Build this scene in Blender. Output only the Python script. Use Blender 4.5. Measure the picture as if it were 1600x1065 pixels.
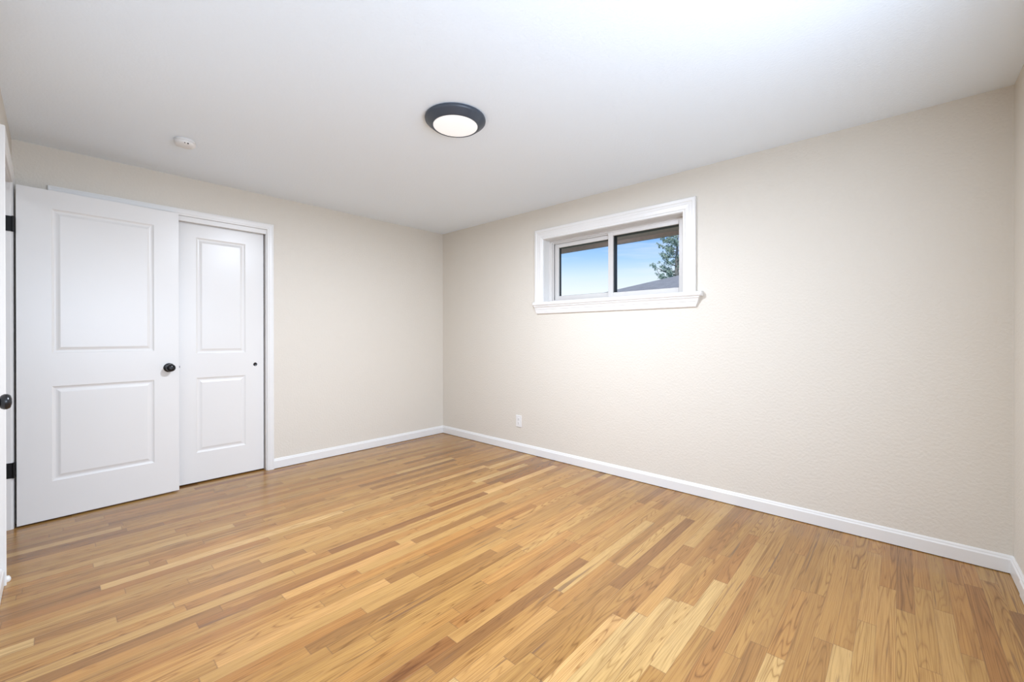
import bpy, bmesh, math, random
from mathutils import Vector, Matrix

# ------------------------------------------------------------------ scene, camera, light
sc = bpy.context.scene
for o in list(bpy.data.objects):
    bpy.data.objects.remove(o, do_unlink=True)
C = sc.collection

L, W, H = 4.359, 3.2725, 2.3345          # room: x 0..L, y -W..0, z 0..H

cam_d = bpy.data.cameras.new('camera')
cam = bpy.data.objects.new('camera', cam_d)
C.objects.link(cam)
cam_d.sensor_fit = 'HORIZONTAL'
cam_d.sensor_width = 36.0
cam_d.lens = 657.04 / 1600 * 36.0
cam_d.shift_y = -(532.5 - 525.363) / 1600
cam_d.clip_start = 0.01
cam_d.clip_end = 500
yaw, pitch, roll = 2.3139, -0.0018, -0.0011
d = Vector((math.cos(yaw) * math.cos(pitch), math.sin(yaw) * math.cos(pitch), math.sin(pitch)))
r = d.cross(Vector((0, 0, 1))).normalized()
w = r.cross(d)
r2 = r * math.cos(roll) + w * math.sin(roll)
w2 = w * math.cos(roll) - r * math.sin(roll)
m = Matrix((r2, w2, -d)).transposed().to_4x4()
m.translation = Vector((3.9526, -3.0989, 1.1414))
cam.matrix_world = m
sc.camera = cam

sc.view_settings.view_transform = 'Standard'
sc.view_settings.look = 'None'
sc.view_settings.gamma = 1.0
sc.view_settings.use_curve_mapping = False
sc.view_settings.exposure = 0.50

# sky: deep blue overhead, pale at the horizon, thin streaks of cloud
wd = bpy.data.worlds.new('sky')
sc.world = wd
wd.use_nodes = True
nt = wd.node_tree
nt.nodes.clear()
N = nt.nodes.new
wo = N('ShaderNodeOutputWorld'); bg = N('ShaderNodeBackground')
tc = N('ShaderNodeTexCoord'); sx = N('ShaderNodeSeparateXYZ')
cr = N('ShaderNodeValToRGB')
e = cr.color_ramp.elements
e[0].position = 0.0;  e[0].color = (0.80, 0.88, 0.95, 1)
e[1].position = 1.0;  e[1].color = (0.10, 0.28, 0.80, 1)
for p_, c_ in ((0.100, (0.95, 1.02, 1.09, 1)), (0.140, (0.74, 0.90, 1.10, 1)), (0.178, (0.44, 0.69, 1.10, 1)), (0.220, (0.24, 0.51, 1.06, 1)), (0.42, (0.18, 0.42, 0.92, 1))):
    q = e.new(p_); q.color = c_
mp = N('ShaderNodeMapping'); mp.inputs['Scale'].default_value = (2.0, 2.0, 16.0)
nz = N('ShaderNodeTexNoise'); nz.inputs['Scale'].default_value = 2.2; nz.inputs['Detail'].default_value = 5
cl = N('ShaderNodeValToRGB'); cl.color_ramp.elements[0].position = 0.46; cl.color_ramp.elements[1].position = 0.72
mx = N('ShaderNodeMix'); mx.data_type = 'RGBA'
ml = N('ShaderNodeMath'); ml.operation = 'MULTIPLY'; ml.inputs[1].default_value = 0.6
nt.links.new(tc.outputs['Generated'], sx.inputs[0])
nt.links.new(sx.outputs['Z'], cr.inputs[0])
nt.links.new(tc.outputs['Generated'], mp.inputs['Vector'])
nt.links.new(mp.outputs[0], nz.inputs['Vector'])
nt.links.new(nz.outputs['Fac'], cl.inputs[0])
nt.links.new(cl.outputs[0], ml.inputs[0])
nt.links.new(ml.outputs[0], mx.inputs['Factor'])
nt.links.new(cr.outputs[0], mx.inputs['A'])
mx.inputs['B'].default_value = (0.90, 0.94, 1.0, 1)
nt.links.new(mx.outputs['Result'], bg.inputs['Color'])
bg.inputs['Strength'].default_value = 0.75
nt.links.new(bg.outputs[0], wo.inputs[0])

def light(name, kind, loc, energy, color=(1, 1, 1)):
    ld = bpy.data.lights.new(name, kind)
    ld.energy = energy
    ld.color = color
    o = bpy.data.objects.new(name, ld)
    o.location = loc
    C.objects.link(o)
    return o

sun = light('sun', 'SUN', (0, -10, 20), 1.6, (1.0, 0.95, 0.88))
sun.data.angle = 0.02
sun.rotation_euler = (math.radians(48), 0, math.radians(14))

# added area light standing in for daylight at an invented, unseen right-hand window
W4Y0, W4Y1, W4Z0, W4Z1 = -3.02, -1.38, 0.84, 1.92
side_fill = light('added_window_fill', 'AREA', (L + 0.003, (W4Y0 + W4Y1) / 2, (W4Z0 + W4Z1) / 2 + 0.014), 28, (0.82, 0.97, 1.21))
side_fill.data.shape = 'RECTANGLE'
side_fill.data.size = W4Z1 - W4Z0 - 0.05
side_fill.data.size_y = W4Y1 - W4Y0 - 0.03
side_fill.rotation_euler = (0, math.radians(90), 0)

# fill light added in the unseen hallway, without any fixture
hall_fill = light('added_hallway_fill', 'AREA', (0.49, -3.95, H - 0.03), 3, (0.90, 0.98, 1.10))
hall_fill.data.shape = 'RECTANGLE'
hall_fill.data.size, hall_fill.data.size_y = 0.30, 0.30

# ------------------------------------------------------------------ materials
def new_mat(name):
    mt = bpy.data.materials.new(name)
    mt.use_nodes = True
    return mt, mt.node_tree, mt.node_tree.nodes['Principled BSDF']

def paint(name, col, rough=0.5, spec=0.5, bump=0.0, scale=200.0, detail=3.0, dist=0.002, metal=0.0, vary=0.0):
    mt, t, b = new_mat(name)
    b.inputs['Base Color'].default_value = (*col, 1)
    b.inputs['Roughness'].default_value = rough
    b.inputs['Specular IOR Level'].default_value = spec
    b.inputs['Metallic'].default_value = metal
    n = t.nodes.new('ShaderNodeTexNoise')
    g = t.nodes.new('ShaderNodeNewGeometry')
    t.links.new(g.outputs['Position'], n.inputs['Vector'])
    n.inputs['Scale'].default_value = scale
    n.inputs['Detail'].default_value = detail
    if bump:
        bp = t.nodes.new('ShaderNodeBump')
        bp.inputs['Strength'].default_value = bump
        bp.inputs['Distance'].default_value = dist
        t.links.new(n.outputs['Fac'], bp.inputs['Height'])
        t.links.new(bp.outputs[0], b.inputs['Normal'])
    if vary:
        mixn = t.nodes.new('ShaderNodeMix'); mixn.data_type = 'RGBA'
        mixn.inputs['A'].default_value = (*[c * (1 - vary) for c in col], 1)
        mixn.inputs['B'].default_value = (*[min(1, c * (1 + vary)) for c in col], 1)
        t.links.new(n.outputs['Fac'], mixn.inputs['Factor'])
        t.links.new(mixn.outputs['Result'], b.inputs['Base Color'])
    return mt

M_WALL = paint('wall_paint', (0.70, 0.648, 0.568), 0.55, 0.35, bump=0.45, scale=70, detail=2, dist=0.005)
M_CEIL = paint('ceiling_paint', (0.855, 0.925, 0.99), 0.8, 0.2, bump=0.30, scale=90, detail=2, dist=0.004)
M_TRIM = paint('white_trim_paint', (0.785, 0.768, 0.742), 0.32, 0.5)
M_DOOR = paint('white_door_paint', (0.785, 0.768, 0.742), 0.30, 0.5, bump=0.04, scale=320, dist=0.0005)
M_VINYL = paint('white_vinyl', (0.63, 0.60, 0.57), 0.35, 0.5)
M_BLACK = paint('black_metal', (0.008, 0.009, 0.011), 0.25, 0.5, metal=0.0)
M_HINGE = paint('black_hinge', (0.006, 0.006, 0.007), 0.45, 0.3)
M_BRONZE = paint('dark_gasket', (0.012, 0.014, 0.017), 0.4, 0.4)
M_LATCH = paint('latch_metal', (0.22, 0.22, 0.23), 0.35, 0.5, metal=1.0)
M_LAMP = paint('lamp_body', (0.050, 0.062, 0.082), 0.38, 0.5)
M_PLASTIC = paint('white_plastic', (0.79, 0.775, 0.755), 0.4, 0.5)
M_SLOT = paint('dark_slot', (0.05, 0.05, 0.05), 0.6, 0.2)
M_SOFFIT = paint('soffit_paint', (0.70, 0.56, 0.50), 0.7, 0.2, scale=30, vary=0.12)
M_SIDING = paint('siding', (0.55, 0.47, 0.38), 0.8, 0.2, scale=12, vary=0.1)
M_LAWN = paint('lawn_grass', (0.24, 0.25, 0.13), 0.9, 0.1, scale=9, vary=0.35, detail=8)
M_BARK = paint('bark', (0.30, 0.29, 0.27), 0.9, 0.1, scale=20, vary=0.3)
M_LEAF = paint('leaf', (0.40, 0.50, 0.41), 0.7, 0.2, scale=3, vary=0.4)

def shingle_mat():
    mt, t, b = new_mat('roof_shingles')
    g = t.nodes.new('ShaderNodeNewGeometry')
    br = t.nodes.new('ShaderNodeTexBrick')
    br.inputs['Scale'].default_value = 3.2
    br.inputs['Color1'].default_value = (0.37, 0.335, 0.305, 1)
    br.inputs['Color2'].default_value = (0.44, 0.40, 0.365, 1)
    br.inputs['Mortar'].default_value = (0.30, 0.27, 0.245, 1)
    br.inputs['Mortar Size'].default_value = 0.012
    t.links.new(g.outputs['Position'], br.inputs['Vector'])
    t.links.new(br.outputs['Color'], b.inputs['Base Color'])
    b.inputs['Roughness'].default_value = 0.9
    return mt
M_ROOF = shingle_mat()

def glass_mat():
    mt = bpy.data.materials.new('window_glass')
    mt.use_nodes = True
    t = mt.node_tree
    t.nodes.clear()
    out = t.nodes.new('ShaderNodeOutputMaterial')
    tr = t.nodes.new('ShaderNodeBsdfTransparent')
    tr.inputs[0].default_value = (0.96, 0.975, 0.97, 1)
    gl = t.nodes.new('ShaderNodeBsdfGlossy')
    gl.inputs['Roughness'].default_value = 0.02
    fr = t.nodes.new('ShaderNodeFresnel')
    fr.inputs[0].default_value = 1.02
    mi = t.nodes.new('ShaderNodeMixShader')
    t.links.new(fr.outputs[0], mi.inputs[0])
    t.links.new(tr.outputs[0], mi.inputs[1])
    t.links.new(gl.outputs[0], mi.inputs[2])
    t.links.new(mi.outputs[0], out.inputs[0])
    return mt
M_GLASS = glass_mat()

def lens_mat():
    mt, t, b = new_mat('lamp_lens')
    b.inputs['Base Color'].default_value = (0.85, 0.85, 0.85, 1)
    b.inputs['Emission Color'].default_value = (1.0, 0.985, 0.97, 1)
    b.inputs['Emission Strength'].default_value = 0.27
    return mt
M_LENS = lens_mat()

def floor_mat():
    """oak strip floor: 57 mm strips running along y, random lengths and tones, with grain"""
    mt, t, b = new_mat('oak_strip_floor')
    nn, lk = t.nodes.new, t.links.new
    g = nn('ShaderNodeNewGeometry')
    s = nn('ShaderNodeSeparateXYZ'); lk(g.outputs['Position'], s.inputs[0])
    def math_(op, a, bb=None, cc=None):
        k = nn('ShaderNodeMath'); k.operation = op
        for i, v in enumerate((a, bb, cc)):
            if v is None: continue
            if isinstance(v, (int, float)): k.inputs[i].default_value = v
            else: lk(v, k.inputs[i])
        return k.outputs[0]
    def ramp(fac, stops, interp='LINEAR'):
        k = nn('ShaderNodeValToRGB'); k.color_ramp.interpolation = interp
        el = k.color_ramp.elements
        el[0].position, el[0].color = stops[0][0], (*stops[0][1], 1)
        el[1].position, el[1].color = stops[-1][0], (*stops[-1][1], 1)
        for p, c in stops[1:-1]:
            q = el.new(p); q.color = (*c, 1)
        lk(fac, k.inputs[0]); return k.outputs[0]
    def mixc(kind, fac, a, bb):
        k = nn('ShaderNodeMix'); k.data_type = 'RGBA'; k.blend_type = kind
        for nme, v in (('Factor', fac), ('A', a), ('B', bb)):
            if isinstance(v, (int, float)): k.inputs[nme].default_value = v
            elif isinstance(v, tuple): k.inputs[nme].default_value = (*v, 1)
            else: lk(v, k.inputs[nme])
        return k.outputs['Result']
    x, y = s.outputs['X'], s.outputs['Y']
    row_f = math_('DIVIDE', x, 0.0572)
    row = math_('FLOOR', row_f)
    fx = math_('FRACT', row_f)
    wn = nn('ShaderNodeTexWhiteNoise'); wn.noise_dimensions = '1D'; lk(row, wn.inputs['W'])
    rr = wn.outputs['Value']
    shift = math_('MULTIPLY', rr, 91.7)
    yy = math_('ADD', math_('MULTIPLY', y, 1.25), math_('ADD', shift, math_('MULTIPLY', row, 7.31)))
    v1 = nn('ShaderNodeTexVoronoi'); v1.voronoi_dimensions = '1D'; v1.feature = 'F1'
    v1.inputs['Scale'].default_value = 1.0; lk(yy, v1.inputs['W'])
    v2 = nn('ShaderNodeTexVoronoi'); v2.voronoi_dimensions = '1D'; v2.feature = 'DISTANCE_TO_EDGE'
    v2.inputs['Scale'].default_value = 1.0; lk(yy, v2.inputs['W'])
    pc = nn('ShaderNodeSeparateColor'); lk(v1.outputs['Color'], pc.inputs[0])
    p1, p2, p3 = pc.outputs[0], pc.outputs[1], pc.outputs[2]
    tone = ramp(p1, ((0.0, (0.225, 0.099, 0.028)), (0.09, (0.290, 0.139, 0.038)), (0.28, (0.352, 0.180, 0.050)),
                     (0.66, (0.385, 0.203, 0.057)), (0.91, (0.430, 0.243, 0.077)), (1.0, (0.53, 0.340, 0.135))))
    tint = ramp(p2, ((0.0, (1.05, 0.95, 0.88)), (0.5, (1.0, 1.0, 1.0)), (1.0, (1.0, 1.01, 1.0))))
    tone = mixc('MULTIPLY', 1.0, tone, tint)
    # grain coordinates, a different piece of the log for every board
    cx = nn('ShaderNodeCombineXYZ')
    lk(math_('MULTIPLY', x, 1.0), cx.inputs[0]); lk(y, cx.inputs[1]); lk(math_('MULTIPLY', p3, 43.0), cx.inputs[2])
    def mapped(scale):
        k = nn('ShaderNodeMapping'); k.inputs['Scale'].default_value = scale; lk(cx.outputs[0], k.inputs[0]); return k.outputs[0]
    def noise(vec, sc_, det, rough=0.55, dist=0.0):
        k = nn('ShaderNodeTexNoise'); k.inputs['Scale'].default_value = sc_; k.inputs['Detail'].default_value = det
        k.inputs['Roughness'].default_value = rough; k.inputs['Distortion'].default_value = dist
        lk(vec, k.inputs['Vector']); return k.outputs['Fac']
    fine = noise(mapped((300, 4.5, 1)), 1.0, 5, 0.65)
    # cathedral figure: contour lines of a stretched noise
    field = noise(mapped((17, 0.75, 1)), 1.0, 1.5, 0.4, 0.22)
    rings = math_('FRACT', math_('MULTIPLY', field, 23.0))
    ringd = math_('SUBTRACT', 1.0, math_('ABSOLUTE', math_('SUBTRACT', math_('MULTIPLY', rings, 2.0), 1.0)))
    ringc = ramp(ringd, ((0.0, (0.50, 0.40, 0.30)), (0.20, (0.82, 0.77, 0.70)), (0.48, (1.05, 1.05, 1.04)), (1.0, (1.10, 1.10, 1.09))))
    col = mixc('MULTIPLY', math_('ADD', 0.22, math_('MULTIPLY', p3, 0.62)), tone, ringc)
    finec = ramp(fine, ((0.30, (0.66, 0.60, 0.53)), (0.5, (1.0, 1.0, 1.0)), (0.75, (1.12, 1.12, 1.10))))
    col = mixc('MULTIPLY', 0.85, col, finec)
    broad = noise(mapped((34, 1.0, 1)), 1.0, 4, 0.62)
    broadc = ramp(broad, ((0.28, (0.68, 0.60, 0.53)), (0.48, (1.0, 1.0, 1.0)), (0.8, (1.09, 1.08, 1.06))))
    col = mixc('MULTIPLY', 0.85, col, broadc)
    # dark mineral streaks and small knots, in some boards only
    st = noise(mapped((60, 1.7, 1)), 1.0, 3, 0.5, 0.5)
    stm = ramp(math_('ADD', st, math_('MULTIPLY', math_('SUBTRACT', p2, 0.5), 0.10)), ((0.66, (0, 0, 0)), (0.73, (1, 1, 1))))
    col = mixc('MIX', math_('MULTIPLY', stm, 0.75), col, (0.145, 0.072, 0.034))
    # joints
    gx = math_('MINIMUM', fx, math_('SUBTRACT', 1.0, fx))
    gl_ = ramp(gx, ((0.004, (1, 1, 1)), (0.022, (0, 0, 0))))
    ge = ramp(v2.outputs['Distance'], ((0.0008, (1, 1, 1)), (0.0035, (0, 0, 0))))
    joint = math_('MAXIMUM', gl_, ge)
    col = mixc('MIX', math_('MULTIPLY', joint, 0.50), col, (0.13, 0.065, 0.03))
    lk(col, b.inputs['Base Color'])
    b.inputs['Specular IOR Level'].default_value = 0.62
    rg = math_('ADD', 0.19, math_('MULTIPLY', fine, 0.10))
    lk(rg, b.inputs['Roughness'])
    bp = nn('ShaderNodeBump'); bp.inputs['Strength'].default_value = 0.25; bp.inputs['Distance'].default_value = 0.0008
    lk(math_('SUBTRACT', math_('MULTIPLY', fine, 0.25), joint), bp.inputs['Height'])
    lk(bp.outputs[0], b.inputs['Normal'])
    return mt
M_FLOOR = floor_mat()

# ------------------------------------------------------------------ mesh helpers
def add_box(bm, lo, hi):
    (x0, y0, z0), (x1, y1, z1) = lo, hi
    v = [bm.verts.new(p) for p in ((x0, y0, z0), (x1, y0, z0), (x1, y1, z0), (x0, y1, z0),
                                   (x0, y0, z1), (x1, y0, z1), (x1, y1, z1), (x0, y1, z1))]
    for f in ((3, 2, 1, 0), (4, 5, 6, 7), (0, 1, 5, 4), (1, 2, 6, 5), (2, 3, 7, 6), (3, 0, 4, 7)):
        bm.faces.new([v[i] for i in f])

def add_quad(bm, pts):
    bm.faces.new([bm.verts.new(p) for p in pts])

def add_lathe(bm, prof, origin, axis, n=40, cap=True):
    """revolve (radius, along) pairs about an axis"""
    a = Vector(axis).normalized()
    u = a.orthogonal().normalized()
    v = a.cross(u)
    O = Vector(origin)
    rings = []
    for rad, h in prof:
        if rad < 1e-6:
            rings.append([bm.verts.new(O + a * h)])
        else:
            rings.append([bm.verts.new(O + a * h + (u * math.cos(2 * math.pi * k / n) + v * math.sin(2 * math.pi * k / n)) * rad) for k in range(n)])
    for p, q in zip(rings, rings[1:]):
        for k in range(n):
            if len(p) == 1 and len(q) == 1: continue
            if len(p) == 1: bm.faces.new((p[0], q[k], q[(k + 1) % n]))
            elif len(q) == 1: bm.faces.new((p[k], p[(k + 1) % n], q[0]))
            else: bm.faces.new((p[k], p[(k + 1) % n], q[(k + 1) % n], q[k]))
    if cap:
        for ring in (rings[0], rings[-1]):
            if len(ring) > 2: bm.faces.new(ring)

def add_sweep(bm, sections):
    """join consecutive cross-sections (equal point counts, closed profiles) and cap both ends"""
    rs = [[bm.verts.new(p) for p in s] for s in sections]
    n = len(rs[0])
    for a, b in zip(rs, rs[1:]):
        for k in range(n):
            bm.faces.new((a[k], a[(k + 1) % n], b[(k + 1) % n], b[k]))
    bm.faces.new(rs[0]); bm.faces.new(rs[-1])

def obj(name, bm, mat, parent=None, bevel=0.0, smooth=False, base=None, seg=2):
    bmesh.ops.recalc_face_normals(bm, faces=bm.faces)
    me = bpy.data.meshes.new(name)
    off = Vector((0, 0, 0))
    if parent is not None and base is None:
        q = parent
        while q is not None:
            off += q.location
            q = q.parent
    if base is not None and parent is None:
        off = Vector(base)
    if off.length > 0:
        bmesh.ops.translate(bm, verts=bm.verts, vec=-off)
    bm.to_mesh(me); bm.free()
    me.materials.append(mat)
    if smooth:
        for p in me.polygons: p.use_smooth = True
    o = bpy.data.objects.new(name, me)
    if parent is None: o.location = off
    C.objects.link(o)
    if parent is not None: o.parent = parent
    if bevel:
        b = o.modifiers.new('bevel', 'BEVEL'); b.width = bevel; b.segments = seg
        b.limit_method = 'ANGLE'; b.angle_limit = math.radians(40)
    if smooth:
        es = o.modifiers.new('edges', 'EDGE_SPLIT'); es.split_angle = math.radians(42)
    return o

def box(name, lo, hi, mat, parent=None, bevel=0.0):
    bm = bmesh.new(); add_box(bm, lo, hi)
    return obj(name, bm, mat, parent, bevel)

def thing(name, loc, label=None, cat=None, kind=None, group=None):
    o = bpy.data.objects.new(name, None)
    o.empty_display_size = 0.1
    o.location = loc
    C.objects.link(o)
    return tag(o, label, cat, kind, group)

def tag(o, label=None, cat=None, kind=None, group=None):
    if label: o['label'] = label
    if cat: o['category'] = cat
    if kind: o['kind'] = kind
    if group: o['group'] = group
    return o

def struct(o): return tag(o, kind='structure')

# ------------------------------------------------------------------ room shell
T = 0.12
DX0, DX1, DZ = 0.081, 0.902, 2.066            # rough opening of the bedroom doorway in the front wall
CY0, CY1, CZ = -3.082, -1.871, 2.052          # closet opening in the left wall
WX0, WX1, WZ0, WZ1 = 1.503, 2.803, 1.42, 2.042
D4X0, D4X1 = 1.553, 2.372                     # second doorway in the front wall

struct(box('floor', (-0.80, -4.60, -0.05), (L, 0.0, 0.0), M_FLOOR))
struct(box('ceiling', (-0.80, -4.60, H), (L + 0.16, 0.16, H + 0.08), M_CEIL))

def wall_with_holes(name, mapf, a0, a1, holes, t, mat):
    """mapf(a, depth, z) -> point; holes are (a0, a1, z0, z1)"""
    bm = bmesh.new()
    xs = sorted({a0, a1, *[h[0] for h in holes], *[h[1] for h in holes]})
    zs = sorted({0.0, H, *[h[2] for h in holes], *[h[3] for h in holes]})
    def hole(xc, zc): return any(h[0] < xc < h[1] and h[2] < zc < h[3] for h in holes)
    vv = {}
    def V(a, dd, z):
        k = (a, dd, z)
        if k not in vv: vv[k] = bm.verts.new(mapf(a, dd, z))
        return vv[k]
    solid = {(i, j) for i in range(len(xs) - 1) for j in range(len(zs) - 1)
             if not hole((xs[i] + xs[i + 1]) / 2, (zs[j] + zs[j + 1]) / 2)}
    for (i, j) in solid:
        xa, xb, za, zb = xs[i], xs[i + 1], zs[j], zs[j + 1]
        for dd in (0.0, t):
            bm.faces.new((V(xa, dd, za), V(xb, dd, za), V(xb, dd, zb), V(xa, dd, zb)))
        for nb, e0, e1 in (((i - 1, j), (xa, za), (xa, zb)), ((i + 1, j), (xb, za), (xb, zb)),
                           ((i, j - 1), (xa, za), (xb, za)), ((i, j + 1), (xa, zb), (xb, zb))):
            if nb not in solid:
                bm.faces.new((V(e0[0], 0, e0[1]), V(e1[0], 0, e1[1]), V(e1[0], t, e1[1]), V(e0[0], t, e0[1])))
    return struct(obj(name, bm, mat))

wall_with_holes('wall_back', lambda a, dd, z: (a, dd, z), -0.80, L + 0.16, [(WX0, WX1, WZ0, WZ1)], 0.16, M_WALL)
wall_with_holes('wall_left', lambda a, dd, z: (-dd, a, z), -W, 0.0, [(CY0, CY1, 0.0, CZ)], T, M_WALL)
wall_with_holes('wall_right', lambda a, dd, z: (L + dd, a, z), -4.60, 0.0, [(W4Y0, W4Y1, W4Z0, W4Z1)], 0.16, M_WALL)
wall_with_holes('wall_front', lambda a, dd, z: (a, -W - dd, z), -0.80, L, [(DX0, DX1, 0.0, DZ), (D4X0, D4X1, 0.0, DZ)], T, M_WALL)
# closet and hallway shells
struct(box('wall_closet', (-0.80, -W, 0), (-0.70, 0.0, H), M_WALL))
struct(box('wall_hall_back', (-0.80, -4.60, 0), (L, -4.50, H), M_WALL))
struct(box('wall_hall_left', (-0.80, -4.50, 0), (-0.70, -W - T, H), M_WALL))

# baseboards
def baseboard(name, p0, p1, inward, h=0.0862, t=0.013):
    p0, p1, n = Vector((*p0, 0)), Vector((*p1, 0)), Vector((*inward, 0))
    prof = ((0, 0.004), (t, 0.004), (t, h - 0.020), (t - 0.002, h - 0.0165), (t - 0.0045, h - 0.013), (t - 0.0055, h - 0.007), (t - 0.009, h - 0.001), (t - 0.0105, h), (0, h))
    bm = bmesh.new()
    add_sweep(bm, [[p + n * a + Vector((0, 0, z)) for a, z in prof] for p in (p0, p1)])
    return struct(obj(name, bm, M_TRIM))
baseboard('baseboard_left', (0, 0), (0, -1.826), (1, 0))
baseboard('baseboard_left', (0, -3.128), (0, -W), (1, 0))
baseboard('baseboard_back', (0, 0), (L, 0), (0, -1))
baseboard('baseboard_right', (L, 0), (L, -0.246), (-1, 0))
baseboard('baseboard_right', (L, -0.2475), (L, -W), (-1, 0), t=0.016)
baseboard('baseboard_front', (0.945, -W), (1.505, -W), (0, 1), t=0.016)
baseboard('baseboard_front', (2.425, -W), (L, -W), (0, 1), t=0.016)

# ------------------------------------------------------------------ casings
CASE = ((0.0, 0.0), (0.0, 0.009), (0.004, 0.012), (0.014, 0.0125), (0.017, 0.0145), (0.040, 0.016), (0.046, 0.018), (0.053, 0.018), (0.055, 0.016), (0.055, 0.0))
def casing(name, mapf, a0, a1, z0, z1, prof, parent=None, mat=None, legs=(True, True)):
    """mitred three-sided frame; inner edges at a0, a1, z1; mapf(a, depth, z)"""
    bm = bmesh.new()
    sec = []
    sec.append([mapf(a0 - o, dd, z0) for o, dd in prof])
    sec.append([mapf(a0 - o, dd, z1 + o) for o, dd in prof])
    sec.append([mapf(a1 + o, dd, z1 + o) for o, dd in prof])
    sec.append([mapf(a1 + o, dd, z0) for o, dd in prof])
    add_sweep(bm, sec)
    return obj(name, bm, mat or M_TRIM, parent)

def frontmap(a, dd, z): return (a, -W + dd, z)
def leftmap(a, dd, z): return (dd, a, z)
def backmap(a, dd, z): return (a, -dd, z)

# bedroom doorway: jambs, stop, casing, small foot block
tr1 = struct(thing('trim_1', (0.49, -W, 0), 'white casing and jambs of the bedroom doorway', 'door frame'))
bm = bmesh.new()
add_box(bm, (DX0, -W - T, 0.0), (0.100, -W + 0.0, 2.047)); add_box(bm, (0.883, -W - T, 0.0), (DX1, -W + 0.0, 2.047))
add_box(bm, (DX0, -W - T, 2.047), (DX1, -W + 0.0, DZ))
obj('jamb', bm, M_TRIM, tr1, bevel=0.0012)
bm = bmesh.new()
add_box(bm, (0.100, -W - 0.085, 0.0), (0.111, -W - 0.045, 2.036)); add_box(bm, (0.872, -W - 0.085, 0.0), (0.883, -W - 0.045, 2.036))
add_box(bm, (0.100, -W - 0.085, 2.036), (0.883, -W - 0.045, 2.047))
obj('door_stop', bm, M_TRIM, tr1, bevel=0.001)
bm = bmesh.new()
def cs(k, a, sg, z, up): return [(a + sg * o, -W + dd * k, z + (o if up else 0)) for o, dd in CASE]
add_sweep(bm, [cs(0.72, 0.095, -1, 0.0, False), cs(0.80, 0.095, -1, 2.051, True), cs(1.27, 0.888, 1, 2.051, True), cs(1.27, 0.888, 1, 0.0, False)])
obj('casing', bm, M_TRIM, tr1)
bm = bmesh.new()
add_lathe(bm, ((0.0, 0.0), (0.011, 0.0), (0.014, 0.006), (0.013, 0.016), (0.009, 0.024), (0.0, 0.027)), (0.897, -W + 0.021, 0.0), (0, 0, 1), 16, cap=False)
obj('foot_block', bm, M_TRIM, tr1, smooth=True)

# closet opening: jambs, valance, casing
tr2 = struct(thing('trim_2', (0, -2.476, 0), 'white casing and header of the sliding closet', 'door frame'))
bm = bmesh.new()
add_box(bm, (-T, CY0, 0.0), (0.0, CY0 + 0.012, 2.040)); add_box(bm, (-T, CY1 - 0.012, 0.0), (0.0, CY1, 2.040))
add_box(bm, (-T, CY0, 2.040), (0.0, CY1, CZ))
obj('jamb', bm, M_TRIM, tr2, bevel=0.001)
bm = bmesh.new(); add_box(bm, (-0.018, CY0 + 0.012, 2.004), (0.004, CY1 - 0.012, 2.040))
obj('valance', bm, M_TRIM, tr2, bevel=0.002)
casing('casing', leftmap, CY0 + 0.005, CY1 - 0.005, 0.0, 2.042, tuple((o * 0.9, dd * 0.85) for o, dd in CASE), tr2)
bm = bmesh.new(); add_box(bm, (-0.088, CY0 + 0.012, 2.026), (-0.024, CY1 - 0.012, 2.040))
obj('track', bm, M_LATCH, tr2)

# second doorway
tr3 = struct(thing('trim_3', (1.962, -W, 0), 'white casing around the closed side door', 'door frame'))
bm = bmesh.new()
add_box(bm, (D4X0, -W - T, 0.0), (D4X0 + 0.019, -W, 2.047)); add_box(bm, (D4X1 - 0.019, -W - T, 0.0), (D4X1, -W, 2.047))
add_box(bm, (D4X0, -W - T, 2.047), (D4X1, -W, DZ))
obj('jamb', bm, M_TRIM, tr3, bevel=0.0012)
casing('casing', frontmap, D4X0 + 0.014, D4X1 - 0.014, 0.0, 2.051, CASE, tr3)

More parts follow.
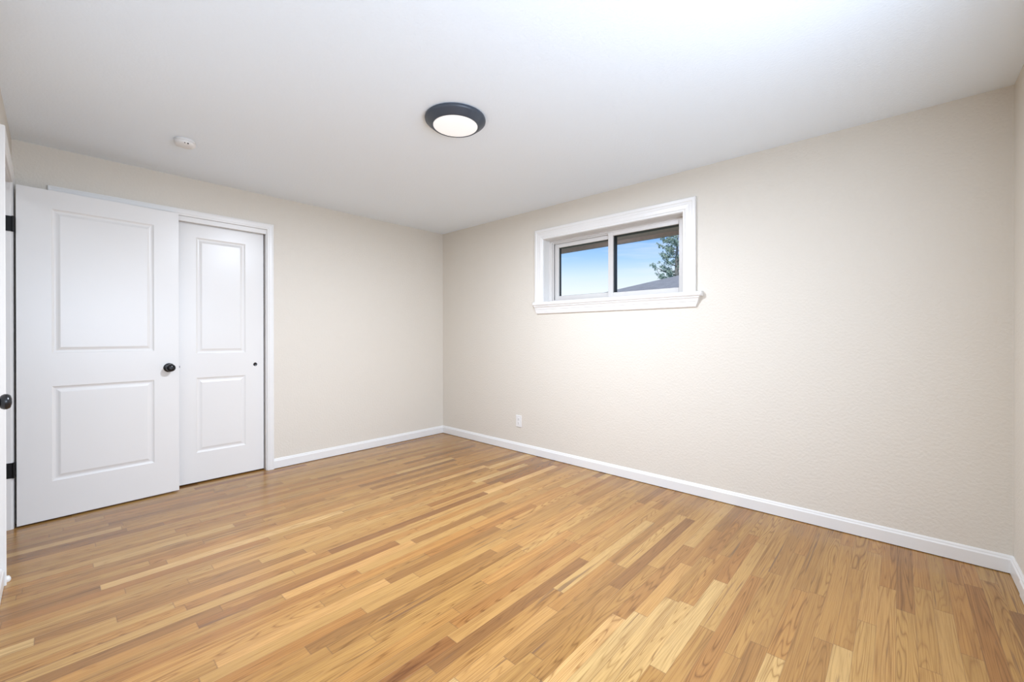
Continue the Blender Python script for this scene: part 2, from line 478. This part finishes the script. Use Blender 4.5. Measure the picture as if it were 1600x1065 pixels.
# ------------------------------------------------------------------ panel doors
RINGS = ((0.0, 0.0), (0.004, 0.0030), (0.012, 0.0062), (0.018, 0.0066), (0.026, 0.0052), (0.034, 0.0022), (0.038, 0.0012))
def panel_leaf(bm, wd_, h, t, panels, f):
    """moulded two-panel leaf; f(u, depth, z); front face at depth 0, back at t; panels (u0,u1,z0,z1)"""
    us = sorted({0.0, wd_, *[p[0] for p in panels], *[p[1] for p in panels]})
    zs = sorted({0.0, h, *[p[2] for p in panels], *[p[3] for p in panels]})
    inp = lambda uc, zc: any(p[0] < uc < p[1] and p[2] < zc < p[3] for p in panels)
    cache = {}
    def V(u, dd, z):
        k = (round(u, 5), round(dd, 5), round(z, 5))
        if k not in cache: cache[k] = bm.verts.new(f(u, dd, z))
        return cache[k]
    for side in (0, 1):
        D = lambda q: q if side == 0 else t - q
        for i in range(len(us) - 1):
            for j in range(len(zs) - 1):
                if inp((us[i] + us[i + 1]) / 2, (zs[j] + zs[j + 1]) / 2): continue
                bm.faces.new((V(us[i], D(0), zs[j]), V(us[i + 1], D(0), zs[j]), V(us[i + 1], D(0), zs[j + 1]), V(us[i], D(0), zs[j + 1])))
        for (u0, u1, z0, z1) in panels:
            prev = None
            for ins, dp in RINGS:
                cur = [V(u0 + ins, D(dp), z0 + ins), V(u1 - ins, D(dp), z0 + ins), V(u1 - ins, D(dp), z1 - ins), V(u0 + ins, D(dp), z1 - ins)]
                if prev:
                    for k in range(4):
                        bm.faces.new((prev[k], prev[(k + 1) % 4], cur[(k + 1) % 4], cur[k]))
                prev = cur
            bm.faces.new(prev)
    for i in range(len(us) - 1):
        for z in (0.0, h):
            bm.faces.new((V(us[i], 0, z), V(us[i + 1], 0, z), V(us[i + 1], t, z), V(us[i], t, z)))
    for j in range(len(zs) - 1):
        for u in (0.0, wd_):
            bm.faces.new((V(u, 0, zs[j]), V(u, 0, zs[j + 1]), V(u, t, zs[j + 1]), V(u, t, zs[j])))

ROSE = ((0.0, 0.0), (0.0325, 0.0), (0.0325, 0.004), (0.030, 0.0075), (0.024, 0.009), (0.014, 0.010), (0.0115, 0.014), (0.0115, 0.026),
        (0.016, 0.030), (0.0235, 0.034), (0.0272, 0.041), (0.0268, 0.048), (0.0235, 0.054), (0.0195, 0.0565), (0.0180, 0.0555), (0.0165, 0.0570),
        (0.0110, 0.0585), (0.0100, 0.0570), (0.0060, 0.0570), (0.0050, 0.0590), (0.0, 0.0595))
def knob(parent, at, axis, label='black round knob'):
    bm = bmesh.new(); add_lathe(bm, [(a_, h_ if h_ < 0.02 else h_ + 0.009) for a_, h_ in ROSE], at, axis, 36, cap=False)
    o = obj('knob', bm, M_BLACK, parent, smooth=True)
    o['label'] = label
    return o

# open bedroom door: hinged at the far jamb, swung back against the closet
hx, hy, ang = 0.0996, -W + 0.0200, math.radians(93.211)
du = Vector((math.cos(ang), math.sin(ang), 0))         # along the leaf, hinge to free edge
dn = Vector((du.y, -du.x, 0))                           # visible face's normal, into the room
def leafmap(u, dd, z): return Vector((hx, hy, 0.010)) + du * u - dn * dd + Vector((0, 0, z))
d1 = thing('door_1', (hx, hy, 0), 'white two panel hinged door standing open in front of the closet', 'door', 'structure')
bm = bmesh.new()
panel_leaf(bm, 0.775, 2.033, 0.035, [(0.143, 0.634, 0.233, 0.820), (0.143, 0.634, 1.025, 1.920)], leafmap)
obj('leaf', bm, M_DOOR, d1, bevel=0.0012)
knob(d1, leafmap(0.717, 0.0, 0.903), dn)
knob(d1, leafmap(0.717, 0.035, 0.903), -dn)
bm = bmesh.new()
def lbox(bm, u0, u1, d0, d1_, z0, z1):
    v = [bm.verts.new(leafmap(u, dd, z)) for u in (u0, u1) for dd in (d0, d1_) for z in (z0, z1)]
    for f_ in ((0, 1, 3, 2), (4, 5, 7, 6), (0, 1, 5, 4), (2, 3, 7, 6), (0, 2, 6, 4), (1, 3, 7, 5)):
        bm.faces.new([v[i] for i in f_])
lbox(bm, 0.7745, 0.7765, 0.006, 0.029, 0.878, 0.935)
obj('latch_plate', bm, M_TRIM, d1)
bm = bmesh.new(); lbox(bm, 0.7760, 0.7835, 0.010, 0.024, 0.897, 0.912)
obj('latch_bolt', bm, M_LATCH, d1, bevel=0.001)
for zc in (0.349, 1.805):
    bm = bmesh.new()
    add_box(bm, (0.1002, -W - 0.027, zc - 0.045), (0.1032, -W + 0.006, zc + 0.045))
    add_lathe(bm, ((0.0, -0.047), (0.0045, -0.046), (0.006, -0.044), (0.006, 0.044), (0.0045, 0.046), (0.0, 0.047)), (0.1045, -W + 0.0095, zc), (0, 0, 1), 14, cap=False)
    lbox(bm, -0.0016, -0.0001, 0.003, 0.031, zc - 0.055, zc + 0.035)
    h_ = obj('hinge', bm, M_HINGE, d1)
    h_['label'] = 'black butt hinge'

# sliding closet doors (front one visible, second one behind the open door)
def slider(name, y0, x0, label, pull_u):
    wd_ = 0.605
    def f(u, dd, z): return Vector((x0 - dd, y0 - u, 0.012 + z))
    t_ = thing(name, (x0, y0 - wd_ / 2, 0), label, 'closet door', 'structure')
    bm = bmesh.new()
    panel_leaf(bm, wd_, 2.012, 0.033, [(0.135, 0.468, 0.226, 0.805), (0.135, 0.468, 0.992, 1.890)], f)
    obj('leaf', bm, M_DOOR, t_, bevel=0.0012)
    bm = bmesh.new()
    add_lathe(bm, ((0.0, 0.0005), (0.0095, 0.0006), (0.0110, 0.0016), (0.0130, 0.0022), (0.0148, 0.0016), (0.0152, -0.0002)), f(pull_u, 0, 0.891), (1, 0, 0), 24, cap=False)
    q = obj('finger_pull', bm, M_BLACK, t_, smooth=True)
    q['label'] = 'small round black finger pull'
slider('door_2', -1.8895, -0.040, 'narrow white two panel sliding closet door with a small black finger pull', 0.0640)
slider('door_3', -2.4620, -0.079, 'second sliding closet door behind the open bedroom door', 0.5410)

# closed side door, nearest the camera on the front wall (only its knob reaches into the view)
d4 = thing('door_4', (1.963, -W - 0.004, 0), 'white side door whose black knob juts in at the left edge', 'door', 'structure')
bm = bmesh.new()
def f4(u, dd, z): return Vector((1.576 + u, -W + 0.004 - dd, 0.010 + z))
panel_leaf(bm, 0.773, 2.033, 0.035, [(0.140, 0.633, 0.233, 0.820), (0.140, 0.633, 1.025, 1.920)], f4)
obj('leaf', bm, M_DOOR, d4, bevel=0.0012)
knob(d4, (1.640, -W + 0.004, 0.911), (0, 1, 0), 'shiny black round knob at the left edge')

# ------------------------------------------------------------------ window in the back wall
w1 = thing('window_1', (2.153, 0, WZ0), 'small white sliding window high on the long wall', 'window', 'structure')
WCASE = ((0.0, 0.0), (0.0, 0.010), (0.004, 0.0125), (0.012, 0.0125), (0.016, 0.0105), (0.022, 0.0135), (0.046, 0.0150), (0.050, 0.0165), (0.066, 0.0165),
         (0.070, 0.0195), (0.088, 0.0205), (0.093, 0.0185), (0.093, 0.0))
casing('casing', backmap, WX0 + 0.004, WX1 - 0.004, 1.455, WZ1 - 0.004, WCASE, w1)
# jamb liner returning to the frame
bm = bmesh.new()
add_box(bm, (WX0, 0.0, 1.455), (WX0 + 0.006, 0.092, WZ1)); add_box(bm, (WX1 - 0.006, 0.0, 1.455), (WX1, 0.092, WZ1))
add_box(bm, (WX0, 0.0, WZ1 - 0.006), (WX1, 0.092, WZ1))
obj('jamb_liner', bm, M_TRIM, w1)
# stool with rounded nose and ears
bm = bmesh.new()
nose = ((-0.0, 1.420), (0.036, 1.420), (0.042, 1.4235), (0.046, 1.430), (0.047, 1.4375), (0.046, 1.445), (0.042, 1.4515), (0.036, 1.455), (0.0, 1.455))
def nose_sec(x, k): return [(x, -dd * k, z) for dd, z in nose]
add_sweep(bm, [nose_sec(1.400, 0.80), nose_sec(1.408, 0.98), nose_sec(1.414, 1.0), nose_sec(2.925, 1.0), nose_sec(2.931, 0.98), nose_sec(2.939, 0.80)])
add_box(bm, (WX0 + 0.0005, 0.0, 1.421), (WX1 - 0.0005, 0.098, 1.455))
obj('stool', bm, M_TRIM, w1)
# moulded apron below
bm = bmesh.new()
ap = ((0.0, 1.420), (0.036, 1.420), (0.036, 1.412), (0.031, 1.408), (0.027, 1.400), (0.0245, 1.392), (0.0245, 1.386), (0.021, 1.383), (0.019, 1.366), (0.0165, 1.358), (0.0165, 1.352), (0.013, 1.346), (0.0, 1.343))
def ap_sec(sign):
    return [((1.412 + (1.420 - z) * 0.30) if sign < 0 else (2.922 - (1.420 - z) * 0.42), -dd, z) for dd, z in ap]
add_sweep(bm, [ap_sec(-1), ap_sec(1)])
obj('apron', bm, M_TRIM, w1)

def ring_frame(bm, x0, x1, z0, z1, wl, wr, wb, wt, y0, y1):
    add_box(bm, (x0, y0, z0), (x0 + wl, y1, z1)); add_box(bm, (x1 - wr, y0, z0), (x1, y1, z1))
    add_box(bm, (x0 + wl, y0, z0), (x1 - wr, y1, z0 + wb)); add_box(bm, (x0 + wl, y0, z1 - wt), (x1 - wr, y1, z1))

FX0, FX1, FZ0, FZ1 = WX0 + 0.001, WX1 - 0.001, 1.4555, WZ1 - 0.001
bm = bmesh.new()
ring_frame(bm, FX0, FX1, FZ0, FZ1, 0.032, 0.032, 0.014, 0.026, 0.092, 0.158)
ring_frame(bm, FX0 + 0.032, FX1 - 0.032, FZ0 + 0.014, FZ1 - 0.026, 0.012, 0.012, 0.006, 0.010, 0.104, 0.112)
obj('frame', bm, M_VINYL, w1, bevel=0.0015)

def sash(x0, x1, z0, z1, y0, y1, wl, wr, wb, wt, ext, label):
    bm = bmesh.new()
    ring_frame(bm, x0, x1, z0, z1, wl, wr, wb, wt, y0, y1)
    s_ = obj('sash', bm, M_VINYL, w1, bevel=0.003)
    s_['label'] = label
    gx0, gx1, gz0, gz1 = x0 + wl, x1 - wr, z0 + wb, z1 - wt
    bm = bmesh.new()
    add_quad(bm, ((gx0, y1 - 0.010, gz0), (gx1, y1 - 0.010, gz0), (gx1, y1 - 0.010, gz1), (gx0, y1 - 0.010, gz1)))
    add_quad(bm, ((gx0, y1 - 0.006, gz0), (gx1, y1 - 0.006, gz0), (gx1, y1 - 0.006, gz1), (gx0, y1 - 0.006, gz1)))
    p_ = obj('pane', bm, M_GLASS, s_)
    bm = bmesh.new()
    ring_frame(bm, gx0 - 0.004, gx1 + 0.004, gz0 - 0.004, gz1 + 0.004, 0.0065, 0.0065, 0.0065, 0.0065, y1 - 0.004, y1 + ext)
    g_ = obj('gasket', bm, M_BRONZE, s_)
    g_['label'] = 'dark glazing gasket'
sash(2.130, 2.7600, FZ0 + 0.010, FZ1 - 0.016, 0.096, 0.118, 0.046, 0.030, 0.040, 0.040, 0.048, 'front sash at right')
sash(1.545, 2.1600, FZ0 + 0.020, FZ1 - 0.030, 0.124, 0.146, 0.044, 0.040, 0.038, 0.042, 0.020, 'rear sash at left')

# ------------------------------------------------------------------ unseen window added in the right wall to account for the side light
w2_ = thing('window_2_added', (L, (W4Y0 + W4Y1) / 2, W4Z0), 'wide white window added out of view to hold the side fill light', 'window', 'structure')
def rightmap(a, dd, z): return (L - dd, a, z)
casing('casing', rightmap, W4Y0 + 0.004, W4Y1 - 0.004, W4Z0, W4Z1 - 0.004, WCASE, w2_)
bm = bmesh.new()
add_box(bm, (L - 0.045, W4Y0 - 0.11, W4Z0 - 0.002), (L, W4Y1 + 0.11, W4Z0 + 0.030))
add_box(bm, (L, W4Y0 + 0.001, W4Z0 + 0.001), (L + 0.10, W4Y1 - 0.001, W4Z0 + 0.030))
obj('stool', bm, M_TRIM, w2_, bevel=0.006)
bm = bmesh.new(); add_box(bm, (L - 0.020, W4Y0 - 0.085, W4Z0 - 0.075), (L, W4Y1 + 0.085, W4Z0 - 0.002))
obj('apron', bm, M_TRIM, w2_, bevel=0.004)
bm = bmesh.new()
yc = (W4Y0 + W4Y1) / 2
for ya, yb in ((W4Y0 + 0.001, yc + 0.018), (yc - 0.018, W4Y1 - 0.001)):
    x0_ = L + (0.100 if ya < yc - 0.1 else 0.128)
    add_box(bm, (x0_, ya, W4Z0 + 0.03), (x0_ + 0.026, ya + 0.036, W4Z1 - 0.001)); add_box(bm, (x0_, yb - 0.036, W4Z0 + 0.03), (x0_ + 0.026, yb, W4Z1 - 0.001))
    add_box(bm, (x0_, ya + 0.036, W4Z0 + 0.03), (x0_ + 0.026, yb - 0.036, W4Z0 + 0.066)); add_box(bm, (x0_, ya + 0.036, W4Z1 - 0.037), (x0_ + 0.026, yb - 0.036, W4Z1 - 0.001))
obj('sash', bm, M_VINYL, w2_, bevel=0.002)
bm = bmesh.new()
add_quad(bm, ((L + 0.113, W4Y0 + 0.036, W4Z0 + 0.066), (L + 0.113, yc - 0.018, W4Z0 + 0.066), (L + 0.113, yc - 0.018, W4Z1 - 0.037), (L + 0.113, W4Y0 + 0.036, W4Z1 - 0.037)))
add_quad(bm, ((L + 0.141, yc + 0.018, W4Z0 + 0.066), (L + 0.141, W4Y1 - 0.036, W4Z0 + 0.066), (L + 0.141, W4Y1 - 0.036, W4Z1 - 0.037), (L + 0.141, yc + 0.018, W4Z1 - 0.037)))
obj('pane', bm, M_GLASS, w2_)

# ------------------------------------------------------------------ ceiling light, smoke detector, outlet
lp = thing('ceiling_light', (2.160, -1.605, H), 'round flush ceiling light with a dark grey rim and glowing white lens', 'ceiling light')
bm = bmesh.new()
add_lathe(bm, ((0.0, 0.0), (0.158, 0.0), (0.164, -0.003), (0.1655, -0.010), (0.1645, -0.016), (0.160, -0.021), (0.1325, -0.0425), (0.1290, -0.0450), (0.1240, -0.0455), (0.1215, -0.0435), (0.1205, -0.0400), (0.0, -0.0400)),
          (2.160, -1.605, H), (0, 0, 1), 96, cap=False)
obj('housing', bm, M_LAMP, lp, smooth=True)
bm = bmesh.new()
add_lathe(bm, ((0.1203, -0.0402), (0.1203, -0.0440), (0.110, -0.0462), (0.080, -0.0485), (0.040, -0.0498), (0.0, -0.0502)), (2.160, -1.605, H), (0, 0, 1), 96, cap=False)
obj('lens', bm, M_LENS, lp, smooth=True)
glow = light('ceiling_lamp_glow', 'AREA', (2.160, -1.605, H - 0.052), 47, (0.90, 1.0, 1.16))
glow.data.shape = 'DISK'; glow.data.size = 0.23

sd = thing('smoke_detector', (0.742, -2.556, H), 'small round white smoke detector on the ceiling above the doors', 'smoke detector')
bm = bmesh.new()
add_lathe(bm, ((0.0, 0.0), (0.052, 0.0), (0.0545, -0.003), (0.0545, -0.012), (0.0510, -0.0135), (0.0510, -0.0155), (0.0535, -0.0175), (0.0520, -0.026), (0.0440, -0.033), (0.030, -0.0355), (0.0, -0.036)),
          (0.742, -2.556, H), (0, 0, 1), 56, cap=False)
obj('body', bm, M_PLASTIC, sd, smooth=True)
bm = bmesh.new()
vdir = (Vector((3.95, -3.10, 0)) - Vector((0.742, -2.556, 0))).normalized()
for k, (sz, rr_) in enumerate(((-0.30, 0.0042), (0.02, 0.0030))):
    ca, sa = math.cos(sz), math.sin(sz)
    q = Vector((vdir.x * ca + vdir.y * sa, -vdir.x * sa + vdir.y * ca, 0))
    add_lathe(bm, ((0.0, -0.002), (rr_, -0.002), (rr_, 0.0006), (0.0, 0.0008)), Vector((0.742, -2.556, H - 0.0295)) + q * 0.0482, (q * 0.75 + Vector((0, 0, -0.65))).normalized(), 12, cap=False)
obj('vent_holes', bm, M_SLOT, sd)

ot = thing('wall_outlet', (1.198, 0, 0.242), 'white duplex wall outlet low on the long wall near the corner', 'outlet')
bm = bmesh.new(); add_box(bm, (1.162, -0.006, 0.242), (1.234, 0.0, 0.358))
obj('cover_plate', bm, M_PLASTIC, ot, bevel=0.0025)
for zc in (0.281, 0.319):
    bm = bmesh.new()
    n_ = 20
    vs = [bm.verts.new((1.198 + 0.0165 * max(-0.82, min(0.82, math.cos(2 * math.pi * k / n_))), -0.0085, zc + 0.0165 * math.sin(2 * math.pi * k / n_))) for k in range(n_)]
    vb = [bm.verts.new((v_.co.x, -0.005, v_.co.z)) for v_ in vs]
    bm.faces.new(vs)
    for k in range(n_): bm.faces.new((vs[k], vs[(k + 1) % n_], vb[(k + 1) % n_], vb[k]))
    rc = obj('receptacle', bm, M_PLASTIC, ot)
    bm = bmesh.new()
    for xo in (-0.0065, 0.0065): add_box(bm, (1.198 + xo - 0.001, -0.0089, zc - 0.001), (1.198 + xo + 0.001, -0.0083, zc + 0.007))
    add_box(bm, (1.1955, -0.0089, zc - 0.010), (1.2005, -0.0083, zc - 0.006))
    obj('slots', bm, M_SLOT, rc)
bm = bmesh.new(); add_lathe(bm, ((0.0, 0.0), (0.003, 0.0), (0.0026, 0.0012), (0.0, 0.0016)), (1.198, -0.0058, 0.300), (0, -1, 0), 12, cap=False)
obj('screw', bm, M_PLASTIC, ot, smooth=True)

# ------------------------------------------------------------------ outside
struct(box('ground_lawn', (-60, 0.20, -0.55), (40, 90, -0.45), M_LAWN))
eave = thing('roof_eave', (2.0, 0.16, 2.06), 'brown soffit of the roof overhang above the small window', 'roof eave', 'structure')
bm = bmesh.new(); add_box(bm, (-1.0, 0.165, 2.085), (L + 0.8, 0.70, 2.10))
obj('soffit', bm, M_SOFFIT, eave)
bm = bmesh.new(); add_box(bm, (-1.0, 0.70, 2.052), (L + 0.8, 0.735, 2.26))
obj('fascia', bm, M_SOFFIT, eave)
bm = bmesh.new()
add_sweep(bm, [[(x_, 0.76, 2.24), (x_, 0.76, 2.27), (x_, -4.8, 2.27 + 5.56 * 0.33), (x_, -4.8, 2.24 + 5.56 * 0.33)] for x_ in (-1.2, L + 1.0)])
obj('roof_slope', bm, M_ROOF, eave)

# neighbour's house with a hipped shingle roof
hs = thing('neighbor_house', (1.5, 12.5, -0.45), 'neighbouring house with a grey hipped shingle roof seen through the window', 'house')
P0 = Vector((-3.722, 8.5, 2.362)); sl = 0.3265; dep = 8.4; xe = 9.0; half = dep / 2
bm = bmesh.new()
A_ = P0; B_ = Vector((xe, 8.5, 2.362)); C_ = Vector((xe, 8.5 + dep, 2.362)); D_ = Vector((P0.x, 8.5 + dep, 2.362))
R1 = P0 + Vector((half, half, half * sl)); R2 = Vector((xe - half, 8.5 + half, 2.362 + half * sl))
vs = {k: bm.verts.new(p) for k, p in dict(a=A_, b=B_, c=C_, d=D_, r=R1, s=R2).items()}
lo = {k: bm.verts.new(p - Vector((0, 0, 0.14))) for k, p in dict(a=A_, b=B_, c=C_, d=D_).items()}
for f_ in ('absr', 'bcs', 'cdrs', 'dar'): bm.faces.new([vs[k] for k in f_])
for p_, q_ in ('ab', 'bc', 'cd', 'da'): bm.faces.new((vs[p_], vs[q_], lo[q_], lo[p_]))
bm.faces.new([lo[k] for k in 'abcd'])
obj('roof', bm, M_ROOF, hs)
bm = bmesh.new(); add_box(bm, (P0.x + 0.5, 9.0, -0.45), (xe - 0.5, 8.5 + dep - 0.5, 2.24))
obj('wall', bm, M_SIDING, hs)

# tree behind that roof
random.seed(11)
def add_tube(bm, pts, rads, n=6):
    prev = None
    for i, (p, ra) in enumerate(zip(pts, rads)):
        tg = (pts[min(i + 1, len(pts) - 1)] - pts[max(i - 1, 0)]).normalized()
        u = tg.orthogonal().normalized(); v = tg.cross(u)
        ring = [bm.verts.new(p + (u * math.cos(2 * math.pi * k / n) + v * math.sin(2 * math.pi * k / n)) * ra) for k in range(n)]
        if prev:
            for k in range(n): bm.faces.new((prev[k], prev[(k + 1) % n], ring[(k + 1) % n], ring[k]))
        prev = ring
TX, TY = -4.95, 20.0
tree = thing('tree', (TX, TY, -0.45), 'green tree with ragged upturned branches rising behind the neighbouring roof', 'tree')
bw, bf = bmesh.new(), bmesh.new()
top = 6.75
add_tube(bw, [Vector((TX + 0.06 * math.sin(z), TY, z)) for z in (-0.45, 1, 2.5, 4, 5.2, 6.2, top)], [0.24, 0.20, 0.17, 0.13, 0.09, 0.05, 0.015], 8)
for i in range(38):
    z = 3.0 + (top - 3.2) * (i / 37)
    a = i * 2.4 + random.uniform(-0.5, 0.5)
    ln = (2.5 - 1.9 * ((z - 3.0) / (top - 3.0)) ** 0.8) * random.uniform(0.5, 1.15)
    dr = Vector((math.cos(a), math.sin(a), 0))
    bend = random.uniform(0.05, 0.5)
    def along(s_): return Vector((TX, TY, z)) + dr * ln * s_ + Vector((0, 0, ln * (0.08 * s_ + bend * s_ ** 2.2)))
    add_tube(bw, [along(s_) for s_ in (0, 0.3, 0.6, 0.85, 1.0)], [0.040, 0.032, 0.022, 0.013, 0.005], 5)
    for k in range(13):
        s_ = random.uniform(0.22, 1.0)
        base = along(s_)
        td = (dr + Vector((random.uniform(-0.9, 0.9), random.uniform(-0.9, 0.9), random.uniform(-0.2, 1.0)))).normalized()
        tl = random.uniform(0.16, 0.44) * (1.1 - 0.4 * s_)
        add_tube(bw, [base, base + td * tl], [0.008, 0.003], 3)
        for q in range(13):
            c_ = base + td * tl * random.uniform(0.1, 1.05) + Vector((random.gauss(0, 0.04), random.gauss(0, 0.04), random.gauss(0, 0.04)))
            u_ = Vector((random.gauss(0, 1), random.gauss(0, 1), random.gauss(0, 1))).normalized()
            v_ = u_.orthogonal().normalized()
            l_, b_ = random.uniform(0.045, 0.085), random.uniform(0.020, 0.034)
            add_quad(bf, (c_ - u_ * l_, c_ + v_ * b_, c_ + u_ * l_, c_ - v_ * b_))
obj('trunk', bw, M_BARK, tree)
o = obj('foliage', bf, M_LEAF, tree)
o['kind'] = 'stuff'
